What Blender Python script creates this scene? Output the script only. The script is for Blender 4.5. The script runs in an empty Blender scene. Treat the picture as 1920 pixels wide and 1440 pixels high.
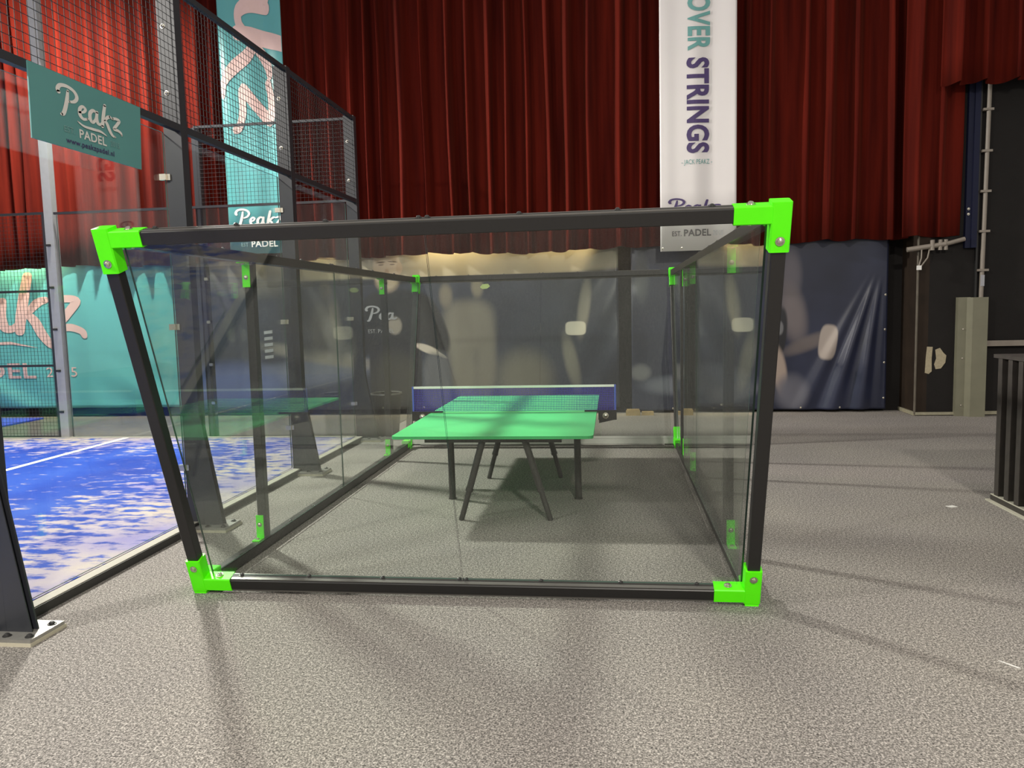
import bpy, bmesh, math, random
from mathutils import Vector, Matrix
random.seed(7)
R = math.radians
sc = bpy.context.scene
COL = sc.collection

# ------------------------------------------------------------------ camera, world, exposure
F_PX, PITCH, ROLL, YAW, EYE = 1467.6, R(5.467), R(1.389), R(7.369), 1.623
cam_d = bpy.data.cameras.new('camera'); cam = bpy.data.objects.new('camera', cam_d); COL.objects.link(cam)
cam_d.sensor_width = 36.0; cam_d.lens = F_PX / 1920 * 36.0; cam_d.clip_start = .05; cam_d.clip_end = 200
fw = Vector((-math.sin(YAW) * math.cos(PITCH), math.cos(YAW) * math.cos(PITCH), -math.sin(PITCH)))
rt = Vector((math.cos(YAW), math.sin(YAW), 0)); up = rt.cross(fw)
rt2 = rt * math.cos(ROLL) - up * math.sin(ROLL); up2 = up * math.cos(ROLL) + rt * math.sin(ROLL)
m = Matrix((rt2, up2, -fw)).transposed().to_4x4(); m.translation = (0, 0, EYE)
cam.matrix_world = m
sc.camera = cam

world = bpy.data.worlds.new('hall_ambient'); sc.world = world; world.use_nodes = True
world.node_tree.nodes['Background'].inputs[0].default_value = (1.0, .95, .88, 1)
world.node_tree.nodes['Background'].inputs[1].default_value = .35
vs = sc.view_settings
vs.view_transform = 'Standard'; vs.look = 'None'; vs.gamma = 1; vs.use_curve_mapping = False
vs.exposure = 0.63
try:
    sc.cycles.transparent_max_bounces = 32; sc.cycles.max_bounces = 10; sc.cycles.glossy_bounces = 5
    sc.cycles.caustics_reflective = False; sc.cycles.caustics_refractive = False
except Exception: pass

LAMP_COURT_FAR, LAMP_COURT_NEAR, LAMP_FILL = 720, 230, 1500
def area_light(name, loc, target, power, size, color, parent=None, spread=180):
    d = bpy.data.lights.new(name, 'AREA'); d.energy = power; d.color = color
    d.shape = 'RECTANGLE'; d.size, d.size_y = size; d.spread = R(spread)
    o = bpy.data.objects.new(name, d); COL.objects.link(o)
    o.location = loc
    o.rotation_euler = (Vector(target) - Vector(loc)).to_track_quat('-Z', 'Y').to_euler()
    if parent:
        o.parent = parent; o.location = Vector(loc) - parent.location
    return o
# unseen fill light added high behind the camera to brighten the foreground
for i, (x, y) in enumerate([(2.5, -7.0)]):
    area_light('fill_light', (x, y, 8.2), (x, y, 0), LAMP_FILL, (.8, .8), (1, .93, .82))

# ------------------------------------------------------------------ materials
def new_mat(name):
    M = bpy.data.materials.new(name); M.use_nodes = True
    nt = M.node_tree
    return M, nt, nt.nodes['Principled BSDF']
def N(nt, t, **kw):
    n = nt.nodes.new(t)
    for k, v in kw.items(): setattr(n, k, v)
    return n
def L(nt, a, b): nt.links.new(a, b)
def flat(name, col, rough=.5, metal=0, spec=.5, var=.12, scale=18, bump=0, bscale=200, coord='Object', sheen=0):
    """plain surface with a little noise in its colour"""
    M, nt, b = new_mat(name)
    tc = N(nt, 'ShaderNodeTexCoord'); no = N(nt, 'ShaderNodeTexNoise')
    no.inputs['Scale'].default_value = scale; no.inputs['Detail'].default_value = 4
    L(nt, tc.outputs[coord], no.inputs['Vector'])
    mx = N(nt, 'ShaderNodeMix', data_type='RGBA')
    mx.inputs[6].default_value = (*[c * (1 - var) for c in col], 1); mx.inputs[7].default_value = (*[min(1, c * (1 + var)) for c in col], 1)
    L(nt, no.outputs['Fac'], mx.inputs[0]); L(nt, mx.outputs[2], b.inputs['Base Color'])
    b.inputs['Roughness'].default_value = rough; b.inputs['Metallic'].default_value = metal
    b.inputs['Specular IOR Level'].default_value = spec
    if sheen:
        b.inputs['Sheen Weight'].default_value = sheen; b.inputs['Sheen Tint'].default_value = (*col, 1)
    if bump:
        n2 = N(nt, 'ShaderNodeTexNoise'); n2.inputs['Scale'].default_value = bscale; L(nt, tc.outputs[coord], n2.inputs['Vector'])
        bp = N(nt, 'ShaderNodeBump'); bp.inputs['Strength'].default_value = bump; bp.inputs['Distance'].default_value = .01
        L(nt, n2.outputs['Fac'], bp.inputs['Height']); L(nt, bp.outputs[0], b.inputs['Normal'])
    return M
def ramp(nt, stops, interp='LINEAR'):
    r = N(nt, 'ShaderNodeValToRGB'); r.color_ramp.interpolation = interp
    e = r.color_ramp.elements
    while len(e) < len(stops): e.new(.5)
    for el, (p, c) in zip(e, stops): el.position = p; el.color = (*c, 1) if len(c) == 3 else c
    return r
MT = {}
MT['black'] = flat('black_powder_coat', (.013, .0125, .0125), .42, var=.2, scale=60)
MT['court_steel'] = flat('anthracite_steel', (.026, .028, .035), .42, var=.12, scale=9)
MT['mast'] = flat('grey_mast_steel', (.42, .42, .42), .45)
MT['alu'] = flat('brushed_aluminium', (.42, .42, .40), .32, metal=.85, var=.08)
MT['chrome'] = flat('zinc_bolt', (.62, .58, .50), .25, metal=1.0, var=.15)
MT['dark_bolt'] = flat('dark_bolt', (.06, .06, .06), .35, metal=.6)
MT['green'] = flat('lime_green_coat', (.105, .94, .003), .45, spec=.3, var=.05)
MT['table'] = flat('mint_table_paint', (.14, .84, .29), .30, var=.05, scale=4)
MT['table_edge'] = flat('green_table_edge', (.05, .45, .14), .45)
MT['leg'] = flat('dark_leg_steel', (.045, .043, .040), .45, var=.2, scale=40)
MT['white'] = flat('white_fabric', (.75, .74, .72), .7, var=.04)
MT['net'] = flat('blue_net_thread', (.05, .035, .42), .8)
MT['net_post'] = flat('blue_net_post', (.08, .12, .5), .4)
MT['rubber'] = flat('black_plastic', (.012, .012, .012), .5)
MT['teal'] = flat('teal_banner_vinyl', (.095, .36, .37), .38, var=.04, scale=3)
MT['teal_lit'] = flat('lit_teal_vinyl', (.12, .46, .46), .38, var=.04, scale=3)  # lighter copy of the teal: court light on this banner put into the colour
MT['teal_sign'] = flat('teal_sign_board', (.11, .30, .30), .45, var=.05, scale=5)  # lightened a little: lens flare haze put into the board colour
MT['white_banner'] = flat('white_banner_vinyl', (.72, .68, .68), .35, var=.03, scale=3)
MT['ink_pink'] = flat('pale_pink_print', (.72, .50, .46), .5, var=.03)
MT['ink_white'] = flat('white_print', (.78, .74, .72), .5, var=.03)
MT['ink_grey'] = flat('faint_grey_print', (.20, .36, .36), .5, var=.03)
MT['ink_teal'] = flat('teal_print', (.13, .34, .33), .5, var=.03)
MT['ink_purple'] = flat('purple_print', (.055, .030, .13), .5, var=.03)
MT['ink_dark'] = flat('dark_grey_print', (.075, .070, .075), .5, var=.03)
MT['ink_greyblue'] = flat('grey_print', (.33, .33, .36), .5, var=.03)
MT['pad'] = flat('pale_plywood_pad', (.50, .46, .36), .7, var=.15, scale=30)
MT['plate'] = flat('galvanised_plate', (.33, .32, .30), .4, metal=.5, var=.2, scale=25)
MT['kerb_top'] = flat('concrete_kerb', (.36, .34, .29), .7, var=.12, scale=30)
MT['kerb_side'] = flat('dark_kerb_side', (.03, .028, .027), .6)
MT['line'] = flat('white_court_line', (.80, .82, .82), .8)
MT['wire'] = flat('dark_wire', (.03, .028, .027), .55)
MT['wall'] = flat('black_painted_wall', (.0115, .010, .0095), .8, spec=.25, var=.3, scale=3, bump=.25, bscale=60)
MT['wall_brown'] = flat('dark_brown_wall', (.022, .014, .009), .75, spec=.25, var=.45, scale=5)
MT['skirting'] = flat('yellowed_skirting', (.30, .28, .20), .6, var=.3, scale=20)
MT['column'] = flat('olive_grey_steel', (.17, .165, .115), .5, var=.18, scale=6)
MT['conduit'] = flat('grey_conduit', (.22, .19, .16), .45, var=.12)
MT['navy_steel'] = flat('dark_blue_steel', (.008, .010, .030), .55, spec=.2)
MT['patch'] = flat('peeled_paint_patch', (.36, .31, .21), .8, var=.3, scale=40)
MT['wood'] = flat('raw_pine', (.40, .29, .14), .7, var=.25, scale=20)
MT['slat'] = flat('black_stained_wood', (.040, .034, .030), .55, var=.45, scale=14)
MT['slat_lip'] = flat('pale_plinth_edge', (.48, .46, .38), .6, var=.12)
MT['sticker'] = flat('pale_green_sticker', (.30, .38, .14), .5)
MT['lamp_housing'] = flat('lamp_housing', (.08, .08, .08), .4)
def emit(name, col, s):
    M, nt, b = new_mat(name)
    b.inputs['Emission Color'].default_value = (*col, 1); b.inputs['Emission Strength'].default_value = s
    return M
MT['lamp_glow'] = emit('lit_lamp_lens', (1, .96, .88), 20)

def carpet():
    M, nt, b = new_mat('speckled_grey_carpet')
    tc = N(nt, 'ShaderNodeTexCoord')
    n1 = N(nt, 'ShaderNodeTexNoise'); n1.inputs['Scale'].default_value = 130; n1.inputs['Detail'].default_value = 3; n1.inputs['Roughness'].default_value = .7
    n2 = N(nt, 'ShaderNodeTexNoise'); n2.inputs['Scale'].default_value = .9; n2.inputs['Detail'].default_value = 3
    n3 = N(nt, 'ShaderNodeTexVoronoi'); n3.inputs['Scale'].default_value = 60
    for n in (n1, n2, n3): L(nt, tc.outputs['Object'], n.inputs['Vector'])
    r1 = ramp(nt, [(.38, (.045, .042, .040)), (.50, (.228, .211, .197)), (.62, (.64, .59, .55))])
    n4 = N(nt, 'ShaderNodeTexNoise'); n4.inputs['Scale'].default_value = 58; n4.inputs['Detail'].default_value = 4; n4.inputs['Roughness'].default_value = .75
    L(nt, tc.outputs['Object'], n4.inputs['Vector'])
    av = N(nt, 'ShaderNodeMix'); av.inputs[0].default_value = .36; L(nt, n1.outputs['Fac'], av.inputs[2]); L(nt, n4.outputs['Fac'], av.inputs[3])
    L(nt, av.outputs[0], r1.inputs[0])
    r2 = ramp(nt, [(.3, (.86, .86, .88)), (.7, (1, 1, .98))])
    L(nt, n2.outputs['Fac'], r2.inputs[0])
    mu = N(nt, 'ShaderNodeMix', data_type='RGBA', blend_type='MULTIPLY'); mu.inputs[0].default_value = 1
    L(nt, r1.outputs[0], mu.inputs[6]); L(nt, r2.outputs[0], mu.inputs[7])
    r3 = ramp(nt, [(.0, (1, 1, 1)), (.025, (1, 1, 1)), (.035, (0, 0, 0))])
    L(nt, n3.outputs['Distance'], r3.inputs[0])
    m2 = N(nt, 'ShaderNodeMix', data_type='RGBA'); m2.inputs[7].default_value = (.62, .60, .55, 1)
    L(nt, r3.outputs[0], m2.inputs[0]); L(nt, mu.outputs[2], m2.inputs[6]); L(nt, m2.outputs[2], b.inputs['Base Color'])
    b.inputs['Roughness'].default_value = .95; b.inputs['Specular IOR Level'].default_value = .12
    bp = N(nt, 'ShaderNodeBump'); bp.inputs['Strength'].default_value = .25; bp.inputs['Distance'].default_value = .005
    L(nt, n1.outputs['Fac'], bp.inputs['Height']); L(nt, bp.outputs[0], b.inputs['Normal'])
    return M
MT['carpet'] = carpet()

def turf(x_edge, y_edge):
    """blue artificial grass; drifts of pale sand lie thick along the two walls"""
    M, nt, b = new_mat('blue_turf_with_sand')
    geo = N(nt, 'ShaderNodeNewGeometry'); sep = N(nt, 'ShaderNodeSeparateXYZ'); L(nt, geo.outputs['Position'], sep.inputs[0])
    def mr(sock, a, b_, c, d):
        n = N(nt, 'ShaderNodeMapRange'); n.inputs[1].default_value = a; n.inputs[2].default_value = b_; n.inputs[3].default_value = c; n.inputs[4].default_value = d
        L(nt, sock, n.inputs[0]); return n.outputs[0]
    wx = mr(sep.outputs[0], x_edge - 2.1, x_edge, 0, 1)
    wy = mr(sep.outputs[1], y_edge - 1.6, y_edge, 0, .85)
    mxx = N(nt, 'ShaderNodeMath', operation='MAXIMUM'); L(nt, wx, mxx.inputs[0]); L(nt, wy, mxx.inputs[1])
    mp = N(nt, 'ShaderNodeMapping'); mp.inputs['Scale'].default_value = (3.0, 6.5, 1); L(nt, geo.outputs['Position'], mp.inputs[0])
    n1 = N(nt, 'ShaderNodeTexNoise'); n1.inputs['Scale'].default_value = 1.5; n1.inputs['Detail'].default_value = 7; n1.inputs['Roughness'].default_value = .62
    L(nt, mp.outputs[0], n1.inputs['Vector'])
    s = N(nt, 'ShaderNodeMath', operation='MULTIPLY_ADD'); L(nt, mxx.outputs[0], s.inputs[0]); s.inputs[1].default_value = .25; L(nt, n1.outputs['Fac'], s.inputs[2])
    rs = ramp(nt, [(.60, (0, 0, 0)), (.72, (1, 1, 1))]); L(nt, s.outputs[0], rs.inputs[0])
    n2 = N(nt, 'ShaderNodeTexNoise'); n2.inputs['Scale'].default_value = 1.1; n2.inputs['Detail'].default_value = 5; L(nt, geo.outputs['Position'], n2.inputs['Vector'])
    rb = ramp(nt, [(.3, (.012, .038, .26)), (.5, (.017, .058, .33)), (.7, (.03, .085, .38))]); L(nt, n2.outputs['Fac'], rb.inputs[0])
    rc = ramp(nt, [(.35, (.24, .22, .40)), (.6, (.44, .39, .35))]); L(nt, n2.outputs['Fac'], rc.inputs[0])
    mx = N(nt, 'ShaderNodeMix', data_type='RGBA'); L(nt, rs.outputs[0], mx.inputs[0]); L(nt, rb.outputs[0], mx.inputs[6]); L(nt, rc.outputs[0], mx.inputs[7])
    L(nt, mx.outputs[2], b.inputs['Base Color']); b.inputs['Roughness'].default_value = .9; b.inputs['Specular IOR Level'].default_value = .15
    n3 = N(nt, 'ShaderNodeTexNoise'); n3.inputs['Scale'].default_value = 160; L(nt, geo.outputs['Position'], n3.inputs['Vector'])
    bp = N(nt, 'ShaderNodeBump'); bp.inputs['Strength'].default_value = .4; bp.inputs['Distance'].default_value = .005
    L(nt, n3.outputs['Fac'], bp.inputs['Height']); L(nt, bp.outputs[0], b.inputs['Normal'])
    return M
MT['turf'] = turf(-3.25, 9.5)

def glass(name, tint):
    """clear pane: Schlick reflection over straight transmission (thin sheet)"""
    M = bpy.data.materials.new(name); M.use_nodes = True; nt = M.node_tree
    nt.nodes.remove(nt.nodes['Principled BSDF']); out = nt.nodes['Material Output']
    g = N(nt, 'ShaderNodeNewGeometry')
    d = N(nt, 'ShaderNodeVectorMath', operation='DOT_PRODUCT'); L(nt, g.outputs['Normal'], d.inputs[0]); L(nt, g.outputs['Incoming'], d.inputs[1])
    a = N(nt, 'ShaderNodeMath', operation='ABSOLUTE'); L(nt, d.outputs['Value'], a.inputs[0])
    s = N(nt, 'ShaderNodeMath', operation='SUBTRACT', use_clamp=True); s.inputs[0].default_value = 1; L(nt, a.outputs[0], s.inputs[1])
    pw = N(nt, 'ShaderNodeMath', operation='POWER'); L(nt, s.outputs[0], pw.inputs[0]); pw.inputs[1].default_value = 5
    f = N(nt, 'ShaderNodeMath', operation='MULTIPLY_ADD', use_clamp=True); L(nt, pw.outputs[0], f.inputs[0]); f.inputs[1].default_value = .968; f.inputs[2].default_value = .032
    t = N(nt, 'ShaderNodeBsdfTransparent'); t.inputs[0].default_value = (*tint, 1)
    gl = N(nt, 'ShaderNodeBsdfGlossy'); gl.inputs['Roughness'].default_value = 0.0; gl.inputs[0].default_value = (1, 1, 1, 1)
    mx = N(nt, 'ShaderNodeMixShader'); L(nt, f.outputs[0], mx.inputs[0]); L(nt, t.outputs[0], mx.inputs[1]); L(nt, gl.outputs[0], mx.inputs[2])
    L(nt, mx.outputs[0], out.inputs[0])
    return M
MT['glass'] = glass('cage_glass', (.935, .958, .938))
MT['court_glass'] = glass('court_glass', (.965, .98, .975))
MT['glass_edge'] = flat('green_glass_edge', (.05, .085, .07), .15)

def curtain_mat():
    M, nt, b = new_mat('red_velvet')
    tc = N(nt, 'ShaderNodeTexCoord'); mp = N(nt, 'ShaderNodeMapping'); mp.inputs['Scale'].default_value = (5, 5, .25); L(nt, tc.outputs['Object'], mp.inputs[0])
    no = N(nt, 'ShaderNodeTexNoise'); no.inputs['Scale'].default_value = 1.6; no.inputs['Detail'].default_value = 5; L(nt, mp.outputs[0], no.inputs['Vector'])
    r = ramp(nt, [(.3, (.048, .0038, .0024)), (.7, (.120, .0100, .0048))]); L(nt, no.outputs['Fac'], r.inputs[0]); L(nt, r.outputs[0], b.inputs['Base Color'])
    b.inputs['Roughness'].default_value = .9; b.inputs['Specular IOR Level'].default_value = .1
    b.inputs['Sheen Weight'].default_value = .06; b.inputs['Sheen Tint'].default_value = (.9, .25, .12, 1)
    return M
MT['curtain'] = curtain_mat()

def print_mat(name, base, blobs, rough=.32):
    """vinyl print: soft or crisp shapes (x, z, rx, rz, angle, softness, colour) laid over each other"""
    M, nt, b = new_mat(name)
    geo = N(nt, 'ShaderNodeNewGeometry'); sep = N(nt, 'ShaderNodeSeparateXYZ'); L(nt, geo.outputs['Position'], sep.inputs[0])
    no = N(nt, 'ShaderNodeTexNoise'); no.inputs['Scale'].default_value = 1.1; no.inputs['Detail'].default_value = 3; L(nt, geo.outputs['Position'], no.inputs['Vector'])
    r = ramp(nt, [(.3, tuple(c * .75 for c in base)), (.7, tuple(c * 1.3 for c in base))]); L(nt, no.outputs['Fac'], r.inputs[0])
    cur = r.outputs[0]
    def mth(op, a, b_, c=None):
        n = N(nt, 'ShaderNodeMath', operation=op)
        for i, v in enumerate((a, b_, c)):
            if v is None: continue
            if hasattr(v, 'is_output'): L(nt, v, n.inputs[i])
            else: n.inputs[i].default_value = v
        return n.outputs[0]
    for (x, z, rx, rz, ang, soft, col, pwr) in blobs:
        soft = min(.95, soft * 1.8)
        dx = mth('SUBTRACT', sep.outputs[0], x); dz = mth('SUBTRACT', sep.outputs[2], z)
        ca, sa = math.cos(R(ang)), math.sin(R(ang))
        u = mth('MULTIPLY_ADD', dx, ca / rx, mth('MULTIPLY', dz, sa / rx)); v = mth('MULTIPLY_ADD', dz, ca / rz, mth('MULTIPLY', dx, -sa / rz))
        q = mth('ADD', mth('POWER', mth('ABSOLUTE', u, None), pwr), mth('POWER', mth('ABSOLUTE', v, None), pwr))
        mr = N(nt, 'ShaderNodeMapRange', interpolation_type='SMOOTHSTEP'); L(nt, q, mr.inputs[0])
        mr.inputs[1].default_value = 1 + soft; mr.inputs[2].default_value = max(0, 1 - soft); mr.inputs[3].default_value = 0; mr.inputs[4].default_value = 1
        mx = N(nt, 'ShaderNodeMix', data_type='RGBA'); L(nt, mr.outputs[0], mx.inputs[0]); L(nt, cur, mx.inputs[6]); mx.inputs[7].default_value = (*col, 1)
        cur = mx.outputs[2]
    L(nt, cur, b.inputs['Base Color']); b.inputs['Roughness'].default_value = rough
    return M

# ------------------------------------------------------------------ building helpers
def wloc(o):
    v = Vector((0, 0, 0))
    while o: v += o.location; o = o.parent
    return v
def tag(o, label=None, cat=None, group=None, kind=None):
    if label: o['label'] = label
    if cat: o['category'] = cat
    if group: o['group'] = group
    if kind: o['kind'] = kind
    return o
def thing(name, loc, label, cat, group=None):
    o = bpy.data.objects.new(name, None); o.empty_display_size = .1; COL.objects.link(o); o.location = loc
    return tag(o, label, cat, group)
class MB:
    def __init__(s): s.v = []; s.f = []; s.m = []
    def add(s, vs, fs, mi=0):
        k = len(s.v); s.v += [tuple(v) for v in vs]; s.f += [tuple(i + k for i in f) for f in fs]; s.m += [mi] * len(fs); return s
    def box(s, x0, x1, y0, y1, z0, z1, mi=0):
        v = [(x, y, z) for x in (x0, x1) for y in (y0, y1) for z in (z0, z1)]
        return s.add(v, [(0, 1, 3, 2), (4, 6, 7, 5), (0, 4, 5, 1), (2, 3, 7, 6), (0, 2, 6, 4), (1, 5, 7, 3)], mi)
    def obox(s, c, ax, ay, az, sx, sy, sz, mi=0, ch=0):
        """oriented box; ch chamfers the long edges along ax"""
        c, ax, ay, az = Vector(c), Vector(ax), Vector(ay), Vector(az)
        if ch:
            pr = [(-sy / 2 + ch, -sz / 2), (sy / 2 - ch, -sz / 2), (sy / 2, -sz / 2 + ch), (sy / 2, sz / 2 - ch), (sy / 2 - ch, sz / 2), (-sy / 2 + ch, sz / 2), (-sy / 2, sz / 2 - ch), (-sy / 2, -sz / 2 + ch)]
        else: pr = [(-sy / 2, -sz / 2), (sy / 2, -sz / 2), (sy / 2, sz / 2), (-sy / 2, sz / 2)]
        n = len(pr)
        v = [c + ax * e + ay * a + az * b for e in (-sx / 2, sx / 2) for a, b in pr]
        return s.add(v, [tuple(range(n))[::-1], tuple(range(n, 2 * n))] + [(i, (i + 1) % n, n + (i + 1) % n, n + i) for i in range(n)], mi)
    def beam(s, p0, p1, w, h, upv=(0, 0, 1), mi=0, ch=0):
        p0, p1 = Vector(p0), Vector(p1); ax = (p1 - p0); l = ax.length; ax.normalize()
        ay = Vector(upv).cross(ax).normalized(); az = ax.cross(ay)
        return s.obox((p0 + p1) / 2, ax, ay, az, l, w, h, mi, ch)
    def cyl(s, p0, p1, r0, r1=None, n=12, mi=0, caps=True):
        r1 = r0 if r1 is None else r1
        p0, p1 = Vector(p0), Vector(p1); ax = (p1 - p0).normalized()
        a = ax.orthogonal().normalized(); b = ax.cross(a)
        v = [p + (a * math.cos(2 * math.pi * i / n) + b * math.sin(2 * math.pi * i / n)) * r for p, r in ((p0, r0), (p1, r1)) for i in range(n)]
        f = [(i, (i + 1) % n, n + (i + 1) % n, n + i) for i in range(n)]
        if caps: f += [tuple(range(n))[::-1], tuple(range(n, 2 * n))]
        return s.add(v, f, mi)
    def lathe(s, c, prof, n=24, mi=0):
        v = [(c[0] + r * math.cos(2 * math.pi * i / n), c[1] + r * math.sin(2 * math.pi * i / n), c[2] + z) for r, z in prof for i in range(n)]
        f = [(j * n + i, j * n + (i + 1) % n, (j + 1) * n + (i + 1) % n, (j + 1) * n + i) for j in range(len(prof) - 1) for i in range(n)]
        return s.add(v, f, mi)
    def tube(s, pts, r, n=8, mi=0):
        for a, b in zip(pts, pts[1:]): s.cyl(a, b, r, n=n, mi=mi)
        return s
    def slab(s, pts, nrm, t, mi=0, rim=None):
        """planar polygon extruded along nrm by t"""
        nrm = Vector(nrm) * t; n = len(pts); pts = [Vector(p) for p in pts]
        v = pts + [p + nrm for p in pts]
        s.add(v, [tuple(range(n))[::-1], tuple(range(n, 2 * n))], mi)
        return s.add(v, [(i, (i + 1) % n, n + (i + 1) % n, n + i) for i in range(n)], mi if rim is None else rim)
    def build(s, name, mat, parent=None, smooth=False, fix=True):
        me = bpy.data.meshes.new(name); off = wloc(parent) if parent else Vector((0, 0, 0))
        me.from_pydata([tuple(Vector(v) - off) for v in s.v], [], s.f)
        for mm in (mat if isinstance(mat, (list, tuple)) else [mat]): me.materials.append(MT[mm] if isinstance(mm, str) else mm)
        me.polygons.foreach_set('material_index', s.m)
        if fix:
            bm = bmesh.new(); bm.from_mesh(me); bmesh.ops.recalc_face_normals(bm, faces=bm.faces); bm.to_mesh(me); bm.free()
        if smooth:
            me.shade_smooth() if smooth is True else me.set_sharp_from_angle(angle=R(smooth))
            me.polygons.foreach_set('use_smooth', [True] * len(me.polygons))
            if smooth is not True: me.set_sharp_from_angle(angle=R(smooth))
        me.update()
        o = bpy.data.objects.new(name, me); COL.objects.link(o)
        if parent: o.parent = parent
        return o
def structure(name, mb, mat, label, cat, **kw):
    return tag(mb.build(name, mat, **kw), label, cat, kind='structure')
def inst(me, name, loc, zdir, parent, scale=1):
    o = bpy.data.objects.new(name, me); COL.objects.link(o); o.parent = parent
    o.location = Vector(loc) - wloc(parent); o.rotation_euler = Vector(zdir).to_track_quat('Z', 'Y').to_euler(); o.scale = (scale,) * 3
    return o
def bolt_mesh(name, mat, r=.011):
    b = MB(); b.lathe((0, 0, 0), [(r * 1.45, 0), (r * 1.45, r * .25), (r, r * .3), (r * .92, r * .75), (r * .5, r * 1.05), (.0005, r * 1.1)], 10)
    o = b.build(name, mat, smooth=40); me = o.data; bpy.data.objects.remove(o); return me
BOLT = bolt_mesh('bolt', 'chrome', .0125); BOLT_D = bolt_mesh('dark_bolt', 'dark_bolt', .010)

# --- lettering
def text_mesh(body, bold=0.0):
    c = bpy.data.curves.new('t', 'FONT'); c.body = body; c.size = 1; c.offset = bold; c.resolution_u = 4; c.space_character = 1.06
    o = bpy.data.objects.new('t', c); COL.objects.link(o)
    dg = bpy.context.evaluated_depsgraph_get(); me = bpy.data.meshes.new_from_object(o.evaluated_get(dg))
    vs_ = [v.co.copy() for v in me.vertices]; fs = [tuple(p.vertices) for p in me.polygons]
    bpy.data.objects.remove(o); bpy.data.curves.remove(c); bpy.data.meshes.remove(me)
    x0 = min(v.x for v in vs_); x1 = max(v.x for v in vs_); y0 = min(v.y for v in vs_); y1 = max(v.y for v in vs_)
    return [((v.x - x0) / (x1 - x0), (v.y - y0) / (y1 - y0)) for v in vs_], fs
STROKES = [  # brush-script word mark: (points, widths)
    ([(.05, 1.42), (.0, 1.62), (.18, 1.92), (.62, 2.02), (1.08, 1.86), (1.26, 1.5), (1.08, 1.14), (.72, .98)], [.26, .26, .25, .24, .23, .24, .22, .14]),
    ([(.66, 1.72), (.58, 1.15), (.42, .45), (.26, .0), (.14, -.08)], [.16, .24, .26, .26, .2]),
    ([(1.36, .50), (1.66, .62), (1.80, .86), (1.62, 1.0), (1.40, .74), (1.40, .30), (1.62, .10), (1.92, .22)], [.14, .18, .2, .2, .24, .25, .22, .14]),
    ([(2.58, .90), (2.36, 1.0), (2.12, .72), (2.10, .30), (2.26, .10), (2.48, .36), (2.60, .80)], [.18, .22, .25, .25, .22, .18, .16]),
    ([(2.64, .98), (2.58, .50), (2.66, .16), (2.86, .16), (3.0, .36)], [.2, .24, .24, .2, .14]),
    ([(3.26, 1.72), (3.14, 1.1), (3.04, .50), (2.98, .04)], [.22, .25, .26, .22]),
    ([(3.62, .98), (3.44, .90), (3.18, .58)], [.2, .24, .16]),
    ([(3.16, .60), (3.34, .36), (3.50, -.06), (3.70, -.38), (3.92, -.44)], [.18, .24, .24, .2, .12]),
    ([(3.78, .92), (4.06, 1.0), (4.32, .92), (4.10, .54), (3.86, .16), (4.16, .14), (4.40, .02), (4.46, -.14)], [.18, .22, .22, .22, .22, .22, .18, .12]),
    ([(1.18, -.22), (1.60, -.42), (2.20, -.42), (2.80, -.40), (3.24, -.58)], [.08, .16, .2, .18, .06]),
]
def logo_mesh(upto=None):
    V, Fc, lev = [], [], []
    for pts, ws in (STROKES if upto is None else STROKES[:upto]):
        P_ = [Vector((*p, 0)) for p in pts]; S = []
        for i in range(len(P_) - 1):
            a, b, c, d = P_[max(0, i - 1)], P_[i], P_[i + 1], P_[min(len(P_) - 1, i + 2)]
            for k in range(6):
                t = k / 6
                q = .5 * ((2 * b) + (c - a) * t + (2 * a - 5 * b + 4 * c - d) * t * t + (-a + 3 * b - 3 * c + d) * t ** 3)
                S.append((q, ws[i] + (ws[i + 1] - ws[i]) * t))
        S.append((P_[-1], ws[-1])); k0 = len(V)
        for i, (q, w) in enumerate(S):
            tg = (S[min(i + 1, len(S) - 1)][0] - S[max(i - 1, 0)][0]).normalized(); n = Vector((-tg.y, tg.x, 0))
            V.append(q + n * w / 2); V.append(q - n * w / 2)
        Fc += [(k0 + 2 * i, k0 + 2 * i + 1, k0 + 2 * i + 3, k0 + 2 * i + 2) for i in range(len(S) - 1)]
        for q, w in (S[0], S[-1]):
            k = len(V); V += [q + Vector((math.cos(a * math.pi / 5), math.sin(a * math.pi / 5), 0)) * w / 2 for a in range(10)]; Fc.append(tuple(range(k, k + 10)))
        while len(lev) < len(V): lev.append(len(lev) and (lev[-1] + (len(lev) == k0)))
    return [(v.x / 4.46, v.y / 4.46) for v in V], Fc, lev     # unit = whole word width
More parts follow.
